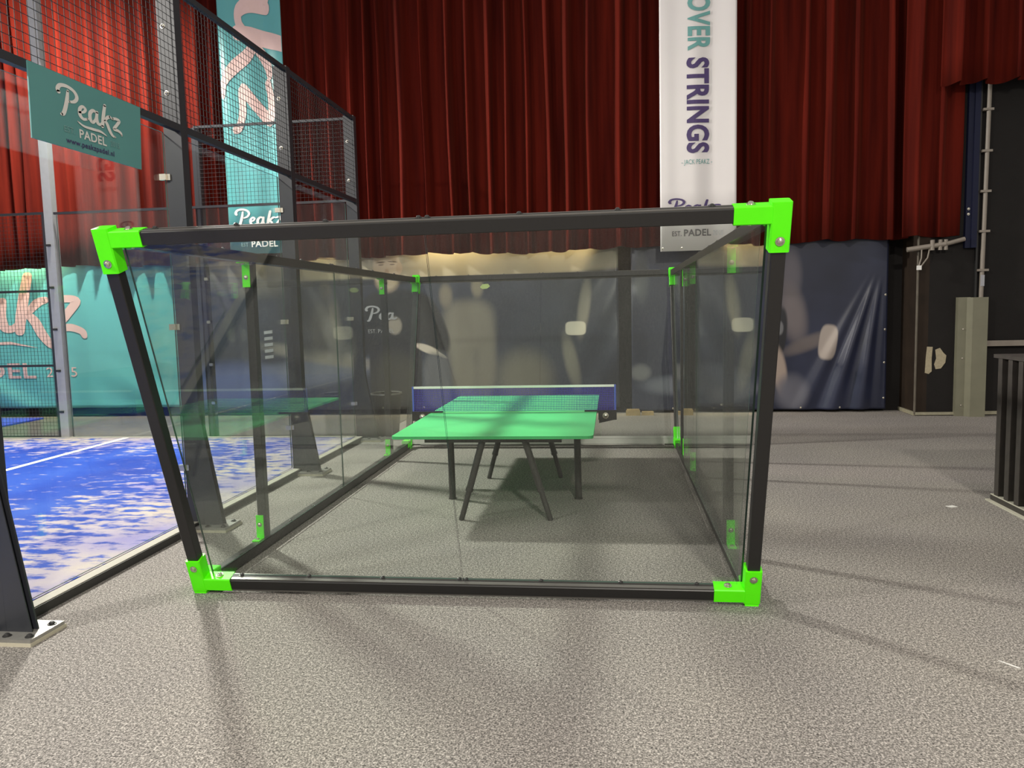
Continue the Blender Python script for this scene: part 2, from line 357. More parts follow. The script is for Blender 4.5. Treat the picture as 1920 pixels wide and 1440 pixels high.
def lay(name, data, mat, parent, O, U, Vv, w, h, off=.004, surf=None, clip=None):
    """place flat print: O lower-left corner, U / Vv directions, size w x h; surf(x, z) bends it onto cloth facing -Y"""
    vs_, fs = data[0], data[1]; O, U, Vv = Vector(O), Vector(U), Vector(Vv); nrm = U.cross(Vv).normalized()
    lv = data[2] if len(data) > 2 else [0] * len(vs_)
    b = MB(); pts = [O + U * (x * w) + Vv * (y * h) + nrm * (off + k * .0003) for (x, y), k in zip(vs_, lv)]
    if surf:      # dice the print so that it can follow the cloth
        bm = bmesh.new(); bv = [bm.verts.new(p) for p in pts]
        for f in fs:
            try: bm.faces.new([bv[i] for i in f])
            except ValueError: pass
        for ax, st in ((0, .05), (2, .12)):
            lo = min(p[ax] for p in pts); hi = max(p[ax] for p in pts); q = lo + st
            while q < hi:
                co = [0, 0, 0]; no = [0, 0, 0]; co[ax] = q; no[ax] = 1
                bmesh.ops.bisect_plane(bm, geom=bm.verts[:] + bm.edges[:] + bm.faces[:], plane_co=co, plane_no=no); q += st
        for q, sg_ in ((clip[0], -1), (clip[1], 1)) if clip else ():
            bmesh.ops.bisect_plane(bm, geom=bm.verts[:] + bm.edges[:] + bm.faces[:], plane_co=(q, 0, 0), plane_no=(sg_, 0, 0), clear_outer=True)
        bm.verts.index_update(); y0 = O.y
        pts = [Vector((v.co.x, surf(v.co.x, v.co.z) + v.co.y - y0, v.co.z)) for v in bm.verts]
        fs = [[v.index for v in f.verts] for f in bm.faces]; bm.free()
    b.add(pts, fs)
    return b.build(name, mat, parent, fix=False)

# ================================================================== THE SETTING
structure('floor', MB().box(-16, 10, -8, 13, -.1, 0), 'carpet', 'speckled grey carpet covering the hall floor', 'floor')
tf = structure('floor_turf', MB().box(-22, -3.24, -.5, 9.5, 0, .05), 'turf', 'blue artificial turf of the padel court with drifts of pale sand', 'turf')
MB().box(-6.43, -6.35, -.5, 9.5, .05, .054).build('court_line', 'line', tf)
t2 = structure('floor_turf', MB().box(-16, -9.3, 10.75, 11.7, 0, .03), flat('plain_blue_turf', (.03, .06, .48), .9), 'blue strip of a second court beyond the far mesh fence', 'turf')
structure('trim_1', MB().box(-3.24, -3.165, -.5, 9.55, 0, .058).box(-3.165, -3.158, -.5, 9.55, 0, .052, 1), ['kerb_top', 'kerb_side'], 'pale kerb with dark side along the court beside the carpet', 'kerb')
structure('trim_2', MB().box(-22, -3.24, 9.5, 9.62, 0, .056), 'kerb_top', 'pale kerb along the far edge of the blue court', 'kerb')
structure('floor_dark_strip', MB().box(-16, -3.1, 9.63, 12.1, 0, .006), flat('dark_floor', (.085, .078, .070), .7, var=.25, scale=2), 'dark floor strip between the court and the back wall', 'floor')  # floor coloured darker behind the court
structure('wall_back', MB().box(-16, 4.19, 12.1, 12.3, 0, 8.4), 'wall', 'black painted wall behind the banners and curtain', 'wall')
wr = structure('wall_right', MB().box(4.19, 4.34, 11.5, 12.1, 0, 8.4, 1).box(4.34, 10, 11.5, 12.3, 0, 8.4), ['wall', 'wall_brown'], 'dark projecting wall right of the navy banner', 'wall')
MB().cyl((4.185, 11.495, .02), (4.185, 11.495, 2.5), .016, n=10).build('corner_trim', flat('worn_corner_trim', (.10, .085, .065), .6, var=.4, scale=8), wr)
structure('baseboard_right', MB().beam((4.18, 12.08, .03), (4.18, 11.49, .03), .03, .05).box(4.19, 4.72, 11.47, 11.5, .012, .05).box(5.04, 10, 11.47, 11.5, .015, .06), 'skirting', 'yellowed skirting strip at the foot of the dark right wall', 'baseboard')
pp = [(4.33, .965), (4.405, .96), (4.395, .80), (4.40, .62), (4.36, .585), (4.31, .60), (4.318, .80)]
pq = [(4.44, .92), (4.50, .945), (4.545, .88), (4.585, .84), (4.575, .74), (4.52, .66), (4.45, .65), (4.43, .72), (4.455, .80)]
for q in (pp, pq): MB().slab([(x, 11.5, z) for x, z in q], (0, -1, 0), .004).build('paint_patch', 'patch', wr)

# column cover, conduit, pipes
c = thing('column_cover', (4.87, 11.42, 0), 'olive grey folded steel cover standing at the foot of the conduit', 'column')
MB().box(4.69, 4.845, 11.42, 11.5, .0, 1.635).build('side_flange', 'column', c)
MB().slab([(4.80, 11.42, 0), (4.845, 11.34, 0), (5.04, 11.34, 0), (5.04, 11.5, 0), (4.80, 11.5, 0)], (0, 0, 1), 1.63).build('cover', 'column', c)
for z in (.15, .8, 1.2): inst(BOLT, 'bolt', (4.76, 11.418, z), (0, -1, 0), c, .7)
c = thing('conduit', (5.0, 11.45, 1.63), 'grey vertical conduit pipe with clamps running up the dark right wall', 'pipe')
MB().cyl((4.985, 11.44, 1.63), (5.02, 11.44, 5.4), .028, n=14).build('pipe', 'conduit', c, smooth=40)
MB().box(4.91, 4.935, 11.46, 11.498, 1.63, 5.4).build('cable', 'rubber', c)
for z in (1.98, 2.5, 3.03, 3.56, 4.1): MB().box(4.93, 5.06, 11.405, 11.497, z, z + .03).build('clamp', 'conduit', c)
MB().box(4.96, 5.01, 11.408, 11.412, 1.78, 1.93).build('label_plate', 'ink_greyblue', c)
c = thing('steel_upright', (4.8, 11.45, 2.3), 'dark blue steel upright beside the curtain edge', 'steel beam')
MB().box(4.83, 4.90, 11.42, 11.5, 2.3, 5.4).build('web', 'navy_steel', c); MB().box(4.76, 4.835, 11.44, 11.5, 2.3, 5.4).build('flange', 'navy_steel', c)
inst(BOLT, 'bolt', (4.79, 11.435, 2.75), (0, -1, 0), c); inst(BOLT, 'bolt', (4.79, 11.435, 2.82), (0, -1, 0), c)
tag(MB().beam((5.04, 11.43, 1.0), (10, 11.43, 1.0), .05, .075).build('wall_rail', 'conduit'), 'grey horizontal rail on the dark wall right of the steel cover', 'rail')
c = thing('pipe_run', (4.4, 11.42, 2.35), 'grey pipe fittings with loose cables hanging under the red curtain', 'pipe')
MB().cyl((4.02, 11.45, 2.30), (4.5, 11.4, 2.36), .035, n=10).cyl((4.5, 11.4, 2.36), (4.745, 11.42, 2.42), .03, n=10).build('pipe', 'conduit', c, smooth=40)
for x in (4.33, 4.43, 4.5): MB().cyl((x, 11.405, 2.28), (x, 11.405, 2.42), .028, n=10).build('valve', 'conduit', c, smooth=40)
for dx in (0, .1): MB().tube([(4.20 + dx, 11.42, 2.30), (4.19 + dx * .8, 11.40, 2.18), (4.16 + dx * .3, 11.40, 2.07)], .010).build('hanging_cable', 'conduit', c)
MB().box(4.135, 4.19, 11.38, 11.41, 2.02, 2.08).build('plug', 'white', c)

# ================================================================== CURTAINS
def curtain(name, x0, x1, z0, z1, ybase, label, seed, hem_amp=.02, k_=1):
    rnd = random.Random(seed); xs = [x0]
    while xs[-1] < x1: xs.append(xs[-1] + rnd.uniform(.20, .42))
    amps = [rnd.uniform(.17, .29) for _ in xs]; shp = [rnd.uniform(2.0, 6.0) for _ in xs]; drift = [rnd.uniform(-.035, .035) for _ in xs]; skew = [rnd.uniform(.3, .7) for _ in xs]
    cols = []; step = .02; n = int((x1 - x0) / step); nz = 9; k = 0
    verts = []
    for i in range(n + 1):
        x = x0 + i * step
        while k < len(xs) - 2 and x > xs[k + 1]: k += 1
        t = (x - xs[k]) / (xs[k + 1] - xs[k]); s_ = skew[k]
        tt = t / s_ * .5 if t < s_ else .5 + (t - s_) / (1 - s_) * .5
        y = ybase + .06 - k_ * amps[k] * (.5 - .5 * math.cos(2 * math.pi * tt)) ** shp[k]
        for j in range(nz):
            w = j / (nz - 1); z = z0 + (z1 - z0) * w
            if j == 0: z += hem_amp * math.sin(x * 2.1 + 1) + .012 * math.sin(x * 11)
            verts.append((x + drift[k] * (1 - w) * math.sin(math.pi * t) + .010 * math.sin(z * 1.3 + k) * math.sin(math.pi * t), y + .012 * math.sin(z * 2 + k * 1.7), z))
    fs = [(i * nz + j, (i + 1) * nz + j, (i + 1) * nz + j + 1, i * nz + j + 1) for i in range(n) for j in range(nz - 1)]
    b = MB(); b.add(verts, fs)
    # back face a few millimetres behind, so the cloth has thickness
    o = b.build(name, 'curtain', smooth=True, fix=False)
    md = o.modifiers.new('thickness', 'SOLIDIFY'); md.thickness = .008; md.offset = -1
    return tag(o, label, 'curtain')
curtain('stage_curtain', -15.9, 4.10, 2.47, 7.4, 11.82, 'long dark red pleated curtain hanging across the whole back wall', 3)
curtain('stage_curtain', 3.96, 4.73, 2.475, 7.4, 11.42, 'narrow dark red curtain leaf at the right end above the pipe fittings', 5, .012, .5)
curtain('stage_curtain', 4.33, 9.5, 4.43, 7.4, 11.20, 'short dark red curtain ending high above the right wall', 11, .03)

# ================================================================== BANNERS ON THE BACK WALL
def cloth_banner(name, x0, x1, z0, z1, surf, mat, nx, nz, label, ncol=None):
    b = MB(); V = []
    for i in range(nx + 1):
        for j in range(nz + 1):
            x = x0 + (x1 - x0) * i / nx; z = z0 + (z1 - z0) * j / nz; V.append((x, surf(x, z), z))
    b.add(V, [(i * (nz + 1) + j, (i + 1) * (nz + 1) + j, (i + 1) * (nz + 1) + j + 1, i * (nz + 1) + j + 1) for i in range(nx) for j in range(nz)])
    r = thing(name, ((x0 + x1) / 2, surf((x0 + x1) / 2, z0), z0), label, 'banner')
    o = b.build('sheet', mat, r, smooth=True, fix=False)
    md = o.modifiers.new('thickness', 'SOLIDIFY'); md.thickness = .004; md.offset = 1
    return r
def eyelets(parent, pts):
    for p in pts: inst(BOLT, 'eyelet', p, (0, -1, 0), parent, .9)
# --- teal banner beyond the court
def s_teal(x, z):
    w = max(0, 1 - z / 1.1)
    return 11.95 + .016 * math.sin(x * 1.7) + w * .030 * math.sin((x * .8 + z * 1.4) * 6.0) * (.5 + .5 * math.sin(x * 2.3))
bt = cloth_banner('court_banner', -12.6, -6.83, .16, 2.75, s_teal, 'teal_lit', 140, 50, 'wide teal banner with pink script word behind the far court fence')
lay('script_logo', logo_mesh(9), 'ink_pink', bt, (-12.2, 11.93, 1.42), (1, 0, 0), (0, 0, 1), 3.58, 2.45, .012, s_teal)
lay('swoosh', ([(0, .4), (.3, .9), (.7, 1), (1, .3), (.7, .72), (.3, .6), (0, .15)], [(0, 1, 5, 6), (1, 2, 4, 5), (2, 3, 4)]), 'ink_pink', bt, (-11.2, 11.93, 1.12), (1, 0, 0), (0, 0, 1), 1.72, .16, .012, s_teal)
lay('lettering', text_mesh('PADEL', .02), 'ink_pink', bt, (-11.2, 11.93, .66), (1, 0, 0), (0, 0, 1), 1.64, .26, .012, s_teal)
lay('lettering', text_mesh('2015'), 'ink_pink', bt, (-9.37, 11.93, .68), (1, 0, 0), (0, 0, 1), .56, .16, .012, s_teal)
lay('lettering', text_mesh('EST.'), 'ink_pink', bt, (-11.95, 11.93, .68), (1, 0, 0), (0, 0, 1), .5, .16, .012, s_teal)
# --- navy banners with printed players
SK = (.36, .27, .20); BG = (.022, .026, .045)
b1 = [(-3.0, 2.38, 3.3, .24, 0, .25, (.30, .27, .20), 4), (-5.6, 2.30, .9, .35, 0, .6, (.16, .15, .15), 2),  # first shape: warm light along the banner top, put into the print colour
      (-5.2, .62, 1.5, .22, 8, .7, (.16, .17, .24), 2), (-4.6, .95, .9, .12, -10, .5, (.26, .23, .20), 2), (-6.1, .5, .8, .35, 0, .8, (.10, .13, .30), 2),
      (-4.75, 1.45, .45, .50, 15, .35, (.016, .016, .018), 2), (-4.35, 1.22, .16, .34, 20, .5, (.14, .13, .12), 2),
      (-2.2, 1.35, .40, .42, 0, .45, (.15, .135, .115), 3), (-2.3, .75, .22, .62, 8, .5, (.17, .155, .13), 2), (-1.95, .72, .16, .60, -4, .5, (.15, .135, .115), 2),
      (-1.35, .55, .42, .42, 0, .7, (.13, .12, .10), 2), (-2.55, 1.85, .10, .18, 0, .5, (.14, .12, .10), 2), (-2.05, 1.98, .09, .16, 0, .5, (.16, .14, .11), 2),
      (-.42, 1.62, .085, .42, -8, .5, (.19, .175, .15), 2), (-.62, .80, .10, .42, 12, .5, (.16, .15, .13), 2), (-.55, 1.31, .155, .105, 0, .18, (.50, .47, .40), 4),
      (-3.38, .75, .42, 1.15, 0, .12, (.012, .012, .014), 4), (-3.32, 1.55, .60, .42, 0, .14, (.012, .012, .014), 2.6), (-2.78, 1.40, .20, .48, 22, .18, (.012, .012, .014), 2.4),
      (-3.80, 1.40, .19, .50, -14, .18, (.014, .014, .016), 2.4),
      (-3.47, 2.12, .20, .20, 0, .18, (.26, .20, .15), 2), (-3.47, 2.32, .215, .34, 0, .12, (.46, .37, .27), 2.2), (-3.27, 2.30, .05, .09, 0, .2, (.40, .31, .22), 2),
      (-3.565, 2.395, .075, .010, 5, .4, (.14, .10, .07), 2), (-3.375, 2.40, .075, .010, -5, .4, (.14, .10, .07), 2), (-3.56, 2.355, .040, .011, 0, .4, (.20, .15, .11), 2), (-3.38, 2.358, .040, .011, 0, .4, (.20, .15, .11), 2),
      (-3.47, 2.24, .035, .05, 0, .5, (.36, .26, .18), 2), (-3.47, 2.14, .075, .014, 0, .5, (.22, .10, .08), 2),
      (-3.37, 1.41, .11, .14, 0, .25, (.30, .26, .22), 2), (-2.86, 1.03, .20, .06, -22, .25, (.46, .40, .35), 2), (-2.68, .95, .13, .028, -28, .3, (.50, .45, .38), 2),
      (-2.72, .55, .22, .42, 0, .4, (.10, .10, .115), 3)]
def s_n1(x, z):
    e = max(0, (x + .75) / .85); return 11.96 + .012 * math.sin(x * 2.4 + z) + .05 * e * e * math.sin(z * 3.2 + 1) - .02 * e * math.sin((x * 2 - z * 1.2) * 5)
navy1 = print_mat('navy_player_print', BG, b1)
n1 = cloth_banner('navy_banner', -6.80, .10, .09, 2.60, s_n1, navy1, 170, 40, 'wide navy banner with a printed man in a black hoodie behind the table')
lay('script_logo', logo_mesh(5), 'ink_greyblue', n1, (-3.82, 11.93, 1.50), (1, 0, 0), (0, 0, 1), .72, .48, .012, s_n1)
lay('lettering', text_mesh('EST.'), 'ink_greyblue', n1, (-3.80, 11.93, 1.30), (1, 0, 0), (0, 0, 1), .13, .06, .012, s_n1)
lay('lettering', text_mesh('PADEL'), 'ink_greyblue', n1, (-3.64, 11.93, 1.30), (1, 0, 0), (0, 0, 1), .26, .06, .012, s_n1)
lay('lettering', ([(0, .0), (1, 0), (1, .09), (0, .09), (0, .18), (1, .18), (1, .27), (0, .27), (0, .36), (1, .36), (1, .45), (0, .45), (0, .54), (1, .54), (1, .63), (0, .63), (0, .72), (1, .72), (1, .81), (0, .81)], [(0, 1, 2, 3), (4, 5, 6, 7), (8, 9, 10, 11), (12, 13, 14, 15), (16, 17, 18, 19)]), 'ink_greyblue', n1, (-5.53, 11.93, .92), (1, 0, .1), (0, 0, 1), .14, .55, .012, s_n1)
b2 = [(2.60, 2.00, .14, .36, 0, .6, (.11, .10, .12), 2), (2.64, 1.45, .17, .42, 10, .6, (.14, .12, .125), 2), (2.85, 1.02, .36, .10, 22, .6, (.13, .11, .11), 2),
      (2.43, 1.20, .12, .36, -4, .2, (.018, .018, .022), 2.5), (2.45, .62, .10, .36, 8, .3, (.34, .27, .23), 2), (2.62, .30, .22, .25, 0, .7, (.12, .12, .15), 2),
      (3.13, 1.03, .125, .255, -7, .2, (.36, .31, .28), 3.2), (2.45, 1.25, .05, .10, 0, .3, (.14, .14, .15), 2),
      (.45, 2.05, .10, .35, 0, .5, (.06, .065, .08), 2), (1.05, .42, .55, .14, 0, .7, (.14, .15, .19), 2), (.42, .62, .14, .12, 0, .6, (.17, .17, .18), 2), (1.6, .5, .5, .2, -12, .7, (.13, .14, .18), 2), (1.75, .30, .34, .14, 10, .6, (.20, .20, .23), 2)]
def s_n2(x, z):
    # cloth gathered along diagonals falling from the upper right corner
    dx, dz = x - 3.95, z - 2.2; a = math.atan2(-dx, -dz + .25); rr = math.hypot(dx, dz)
    g = max(0, min(1, (a - .03) / .08)) * max(0, min(1, (.56 - a) / .22)) * max(0, min(1, (rr - .25) / 1.3))
    lf = max(0, (.62 - x) / .33)
    return 11.96 - .034 * g * (1 + math.sin(a * 40 + rr * .8)) + .05 * lf * lf * math.sin(z * 3 + .5)
navy2 = print_mat('navy_blurred_print', (.021, .025, .050), b2)
n2 = cloth_banner('navy_banner', .29, 3.95, .04, 2.55, s_n2, navy2, 150, 90, 'navy banner with blurred player print and diagonal folds at the right')
eyelets(n1, [(-.25 - i * .9, s_n1(-.25 - i * .9, .12) - .004, .12) for i in range(4)])
eyelets(n2, [(3.92, s_n2(3.92, z) - .004, z) for z in (.2, .72, 1.2, 1.7)] + [(x, s_n2(x, .07) - .004, .07) for x in (.9, 1.5, 2.75, 3.3)])

# --- tall hanging banners in front of the curtain
def s_ht(x, z): return 11.52 - .022 * math.sin((x + 5.8) * 6.6) - .012 * math.cos((x + 5.3) * 15)
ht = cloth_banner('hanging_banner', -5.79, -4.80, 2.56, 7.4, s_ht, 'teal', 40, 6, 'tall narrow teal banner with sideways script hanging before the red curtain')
lay('script_logo', logo_mesh(9), 'ink_pink', ht, (-5.53, 11.5, 8.66), (0, 0, -1), (1, 0, 0), 4.25, 2.28, .010, s_ht, (-5.785, -4.805))
lay('script_logo', logo_mesh(9), 'ink_white', ht, (-5.66, 11.5, 2.98), (1, 0, 0), (0, 0, 1), .72, .55, .010, s_ht)
lay('lettering', text_mesh('PADEL', .02), 'ink_white', ht, (-5.44, 11.5, 2.66), (1, 0, 0), (0, 0, 1), .40, .095, .010, s_ht)
lay('lettering', text_mesh('EST.'), 'ink_grey', ht, (-5.60, 11.5, 2.67), (1, 0, 0), (0, 0, 1), .12, .06, .010, s_ht)
def s_hw(x, z): return 11.53 - .014 * math.sin((x - .7) * 6.2) - .010 * math.cos((x - 1.2) * 13)
hw = cloth_banner('hanging_banner', .70, 1.755, 2.39, 7.4, s_hw, 'white_banner', 40, 6, 'tall narrow white banner with sideways teal and purple words')
lay('lettering', text_mesh('OVER', .03), 'ink_teal', hw, (1.085, 11.5, 5.89), (0, 0, -1), (1, 0, 0), .75, .315, .012, s_hw)
lay('lettering', text_mesh('STRINGS', .035), 'ink_purple', hw, (1.07, 11.5, 5.045), (0, 0, -1), (1, 0, 0), 1.30, .315, .012, s_hw)
lay('lettering', text_mesh('- JACK PEAKZ -'), 'ink_teal', hw, (1.00, 11.5, 3.575), (1, 0, 0), (0, 0, 1), .425, .085, .012, s_hw)
lay('script_logo', logo_mesh(9), 'ink_purple', hw, (.83, 11.5, 2.93), (1, 0, 0), (0, 0, 1), .72, .42, .012, s_hw)
lay('lettering', text_mesh('PADEL', .02), 'ink_dark', hw, (1.03, 11.5, 2.595), (1, 0, 0), (0, 0, 1), .38, .095, .012, s_hw)
lay('lettering', text_mesh('EST.', .01), 'ink_dark', hw, (.866, 11.5, 2.60), (1, 0, 0), (0, 0, 1), .13, .07, .012, s_hw)
lay('lettering', text_mesh('2015'), 'ink_greyblue', hw, (1.44, 11.5, 2.60), (1, 0, 0), (0, 0, 1), .13, .07, .012, s_hw)
eyelets(hw, [(x, s_hw(x, 2.4) - .006, 2.43) for x in (.73, 1.0, 1.45, 1.72)])

# warm battens fixed between curtain and wall, washing the tops of the banners
for i, x in enumerate((-9.6, -4.9, -2.3, -.8)):
    o = thing('batten_lamp', (x, 11.93, 2.80), 'warm strip lamp behind the curtain hem above ' + ('the teal banner', 'the left part of the navy banner', 'the printed man in the hoodie', 'the right part of the wide navy banner')[i], 'lamp', 'strip lamps behind the curtain')
    MB().box(x - .04, x + .04, 11.944, 12.099, 2.81, 2.835).build('wall_bracket', 'lamp_housing', o)
    MB().box(x - .6, x + .6, 11.915, 11.945, 2.80, 2.84).build('housing', 'lamp_housing', o)
    area_light('batten_light', (x, 11.915, 2.79), (x, 11.95, 2.0), (70, 26, 44, 20)[i], (1.2, .03), (1, .76, .40), o)

# ================================================================== PADEL COURT WALLS
XG, XM = -3.262, -3.135          # glass plane, rail / mesh plane of the near wall
YS = [3.57, 5.57, 7.57, 9.57]
def mesh_panel(b, O, U, V_, w, h, pitch=.05, r=.0015):
    O, U, V_ = Vector(O), Vector(U), Vector(V_); nn = U.cross(V_)
    n = round(w / pitch)
    for i in range(n + 1): b.beam(O + U * (w * i / n), O + U * (w * i / n) + V_ * h, 2 * r, 2 * r, nn)
    n = round(h / pitch)
    for i in range(n + 1): b.beam(O + V_ * (h * i / n) + nn * .004, O + V_ * (h * i / n) + U * w + nn * .004, 2 * r, 2 * r, nn)
def pane(parent, pts, nrm, t, mat='glass'):
    return MB().slab(pts, nrm, t, 0, 1).build('glass_pane', [mat, 'glass_edge'], parent, fix=True)
cw = thing('court_wall', (-3.2, 6.57, 0), 'tall anthracite padel court wall of glass panes and wire mesh along the carpet', 'court wall')
for i, y in enumerate(YS):
    po = MB().box(-3.245, -3.11, y - .045, y + .045, .035, 4.03).build('post', 'court_steel', cw)
    g = MB().slab([(-3.112, y - .006, .92), (-2.965, y - .006, .035), (-3.112, y - .006, .035)], (0, 1, 0), .012)
    g.slab([(-3.112, y - .045, .92), (-3.109, y - .045, .035), (-2.965, y - .045, .035)], (0, 1, 0), .006)
    g.build('gusset', 'court_steel', po)
    MB().box(-3.27, -2.90, y - .14, y + .11, .018, .035).build('base_plate', 'plate', po)
    MB().box(-3.275, -2.895, y - .145, y + .115, .0, .018).build('packing_pad', 'pad', po)
    for bx, by in ((-2.935, y + .06), (-2.935, y - .10), (-3.06, y - .10), (-3.22, y - .10)): inst(BOLT_D, 'anchor_bolt', (bx, by, .035), (0, 0, 1), po, 1.5)
    for z in (.48, 1.55, 2.65):
        k = MB().box(-3.285, -3.235, y - .075, y - .045, z - .022, z + .022).box(-3.245, -3.21, y - .058, y - .045, z - .022, z + .022)
        k.build('glass_clip', 'chrome', po)
    for z in (3.25, 3.72): inst(BOLT, 'bolt', (-3.20, y - .046, z), (0, -1, 0), po)
for ya, yb in zip([1.57] + YS, YS):
    MB().beam((XM, ya, 3.0), (XM, yb, 3.0), .045, .05).build('rail', 'court_steel', cw)
    MB().beam((XM, ya, 4.0), (XM, yb, 4.0), .04, .04).build('rail', 'court_steel', cw)
    pane(cw, [(XG, ya + .02, .06), (XG, yb - .02, .06), (XG, yb - .02, 2.98), (XG, ya + .02, 2.98)], (-1, 0, 0), .012, 'court_glass')
    b = MB(); mesh_panel(b, (XM, ya, 3.02), (0, 1, 0), (0, 0, 1), yb - ya, .96); tag(b.build('wire_mesh', 'wire', cw, fix=False), kind='stuff')
sw = thing('court_side_wall', (-5.2, 9.57, 0), 'far court side wall of glass topped by one wire mesh panel', 'court wall')
YW = 9.57
for x, h in ((-5.21, 4.0),):
    po = MB().box(x - .045, x + .045, YW, YW + .09, .05, h).build('post', 'court_steel', sw)
    for z in (.5, 1.0, 1.55, 2.1, 2.65): MB().box(x + .03, x + .075, YW - .03, YW, z - .018, z + .018).build('glass_clip', 'chrome', po)
for xa, xb in ((-5.21, -3.25), (-7.215, -5.21)):
    pane(sw, [(xa + .02, YW, .06), (xb - .02, YW, .06), (xb - .02, YW, 2.99), (xa + .02, YW, 2.99)], (0, 1, 0), .012, 'court_glass')
    MB().beam((xa, YW - .01, 3.01), (xb, YW - .01, 3.01), .03, .03).build('rail', 'court_steel', sw)
MB().beam((-5.21, YW - .01, 4.0), (-3.2, YW - .01, 4.0), .03, .03).build('rail', 'court_steel', sw)
b = MB(); mesh_panel(b, (-5.2, YW - .01, 3.02), (1, 0, 0), (0, 0, 1), 1.96, .97); tag(b.build('wire_mesh', 'wire', sw, fix=False), kind='stuff')
mf = thing('mesh_fence', (-9.3, 9.57, 0), 'dark wire mesh fence panels left of the pale light mast', 'fence')
for xa, xb in ((-9.3, -7.36), (-11.3, -9.3)):
    MB().box(xa - .045, xa + .045, YW, YW + .09, .05, 3.0).build('post', 'court_steel', mf)
    for z in (.06, 1.02, 2.01, 3.02): MB().beam((xa, YW, z), (xb, YW, z), .03, .03).build('rail', 'court_steel', mf)
    MB().box(xb - .035, xb, YW - .015, YW + .02, .05, 3.02).build('upright', 'court_steel', mf)
    b = MB(); mesh_panel(b, (xa, YW - .01, .06), (1, 0, 0), (0, 0, 1), xb - xa, 2.95); tag(b.build('wire_mesh', 'wire', mf, fix=False), kind='stuff')

# light masts with flood lights (the near one stands left of and behind the viewer)
def mast(y, yin, label, power):
    t = thing('light_mast', (-7.29, y, 0), label, 'light mast')
    MB().box(-7.355, -7.235, y - .05, y + .05, .04, 6.3).build('mast', 'mast', t)
    MB().box(-7.357, -7.22, y - .1, y + .1, .03, .045).build('base_plate', 'plate', t)
    for z in (.4, .95, 1.5, 2.05, 2.6): MB().box(-7.335, -7.285, y - .065 * yin - .012, y - .065 * yin + .012, z - .014, z + .014).build('glass_clip', 'dark_bolt', t)
    MB().beam((-7.29, y, 6.1), (-6.95, y - .28 * yin, 6.06), .06, .06).build('arm', 'mast', t)
    L0 = Vector((-6.85, y - .34 * yin, 5.96)); T = Vector((0, 2.6, 0)); d = (T - L0).normalized()
    ax = d.cross(Vector((0, 0, 1))).normalized(); ay = ax.cross(d)
    h = MB().obox(L0 - d * .05, d, ax, ay, .09, .56, .36).build('lamp_housing', 'lamp_housing', t)
    MB().obox(L0 + d * .002, d, ax, ay, .008, .5, .3).build('lamp_lens', 'lamp_glow', h)
    area_light('flood_light', L0 + d * .02, T, power, (.5, .3), (1, .95, .87), t, 168)
    if yin > 0:      # second head turned to the neighbouring court behind
        L1 = Vector((-7.55, y + .30, 6.05)); d = (Vector((-9.5, 12.2, 1.5)) - L1).normalized(); ax = d.cross(Vector((0, 0, 1))).normalized(); ay = ax.cross(d)
        MB().beam((-7.29, y, 6.1), L1 - d * .08, .06, .06).build('arm', 'mast', t)
        h = MB().obox(L1 - d * .05, d, ax, ay, .09, .46, .30).build('lamp_housing', 'lamp_housing', t)
        MB().obox(L1 + d * .002, d, ax, ay, .008, .4, .24).build('lamp_lens', 'lamp_glow', h)
        area_light('flood_light', L1 + d * .02, L1 + d, 330, (.4, .24), (1, .93, .82), t, 180)
mast(9.60, 1, 'tall pale grey light mast at the corner of the far court fence', LAMP_COURT_FAR)
mast(-.45, -1, 'light mast on the near side of the court beside the viewer', LAMP_COURT_NEAR)

# teal sign hung on the near court wall
sg = thing('court_sign', (-3.10, 4.5, 2.6), 'teal board with script word hung on the court wall rail', 'sign')
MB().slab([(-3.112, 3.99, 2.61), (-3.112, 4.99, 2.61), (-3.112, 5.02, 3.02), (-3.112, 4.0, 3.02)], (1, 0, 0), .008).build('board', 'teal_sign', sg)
U, Vz = (0, 1, 0), (0, 0, 1)
lay('script_logo', logo_mesh(), 'ink_white', sg, (-3.104, 4.22, 2.80), U, Vz, .57, .36, .002)
lay('lettering', text_mesh('PADEL', .02), 'ink_white', sg, (-3.104, 4.38, 2.69), U, Vz, .25, .052, .003)
lay('lettering', text_mesh('EST.'), 'ink_grey', sg, (-3.104, 4.25, 2.70), U, Vz, .09, .035, .003)
lay('lettering', text_mesh('2015'), 'ink_grey', sg, (-3.104, 4.67, 2.70), U, Vz, .09, .035, .003)
lay('lettering', text_mesh('www.peakzpadel.nl', .01), 'ink_purple', sg, (-3.104, 4.26, 2.63), U, Vz, .44, .042, .003)

# ================================================================== GLASS CAGE
T = .065
XL, XR = -2.4255, .7275
cg = thing('glass_cage', (-.85, 6.6, 0), 'black framed glass cage with lime green corner brackets around the green table', 'glass cage')
ZB, ZT, ZS = .070, 2.010, .046
YFB, YFT, YBB, YBT = 4.225, 3.567, 9.01, 9.66
def frame_axes(yb, yt):
    v = Vector((0, yt - yb, ZT - ZB)).normalized(); n = Vector((1, 0, 0)).cross(v); return v, n
vf, nf = frame_axes(YFB, YFT)   # nf = X x v  -> points to -Y (towards the viewer) and slightly down
vb, nb = frame_axes(YBB, YBT); 
X = Vector((1, 0, 0))
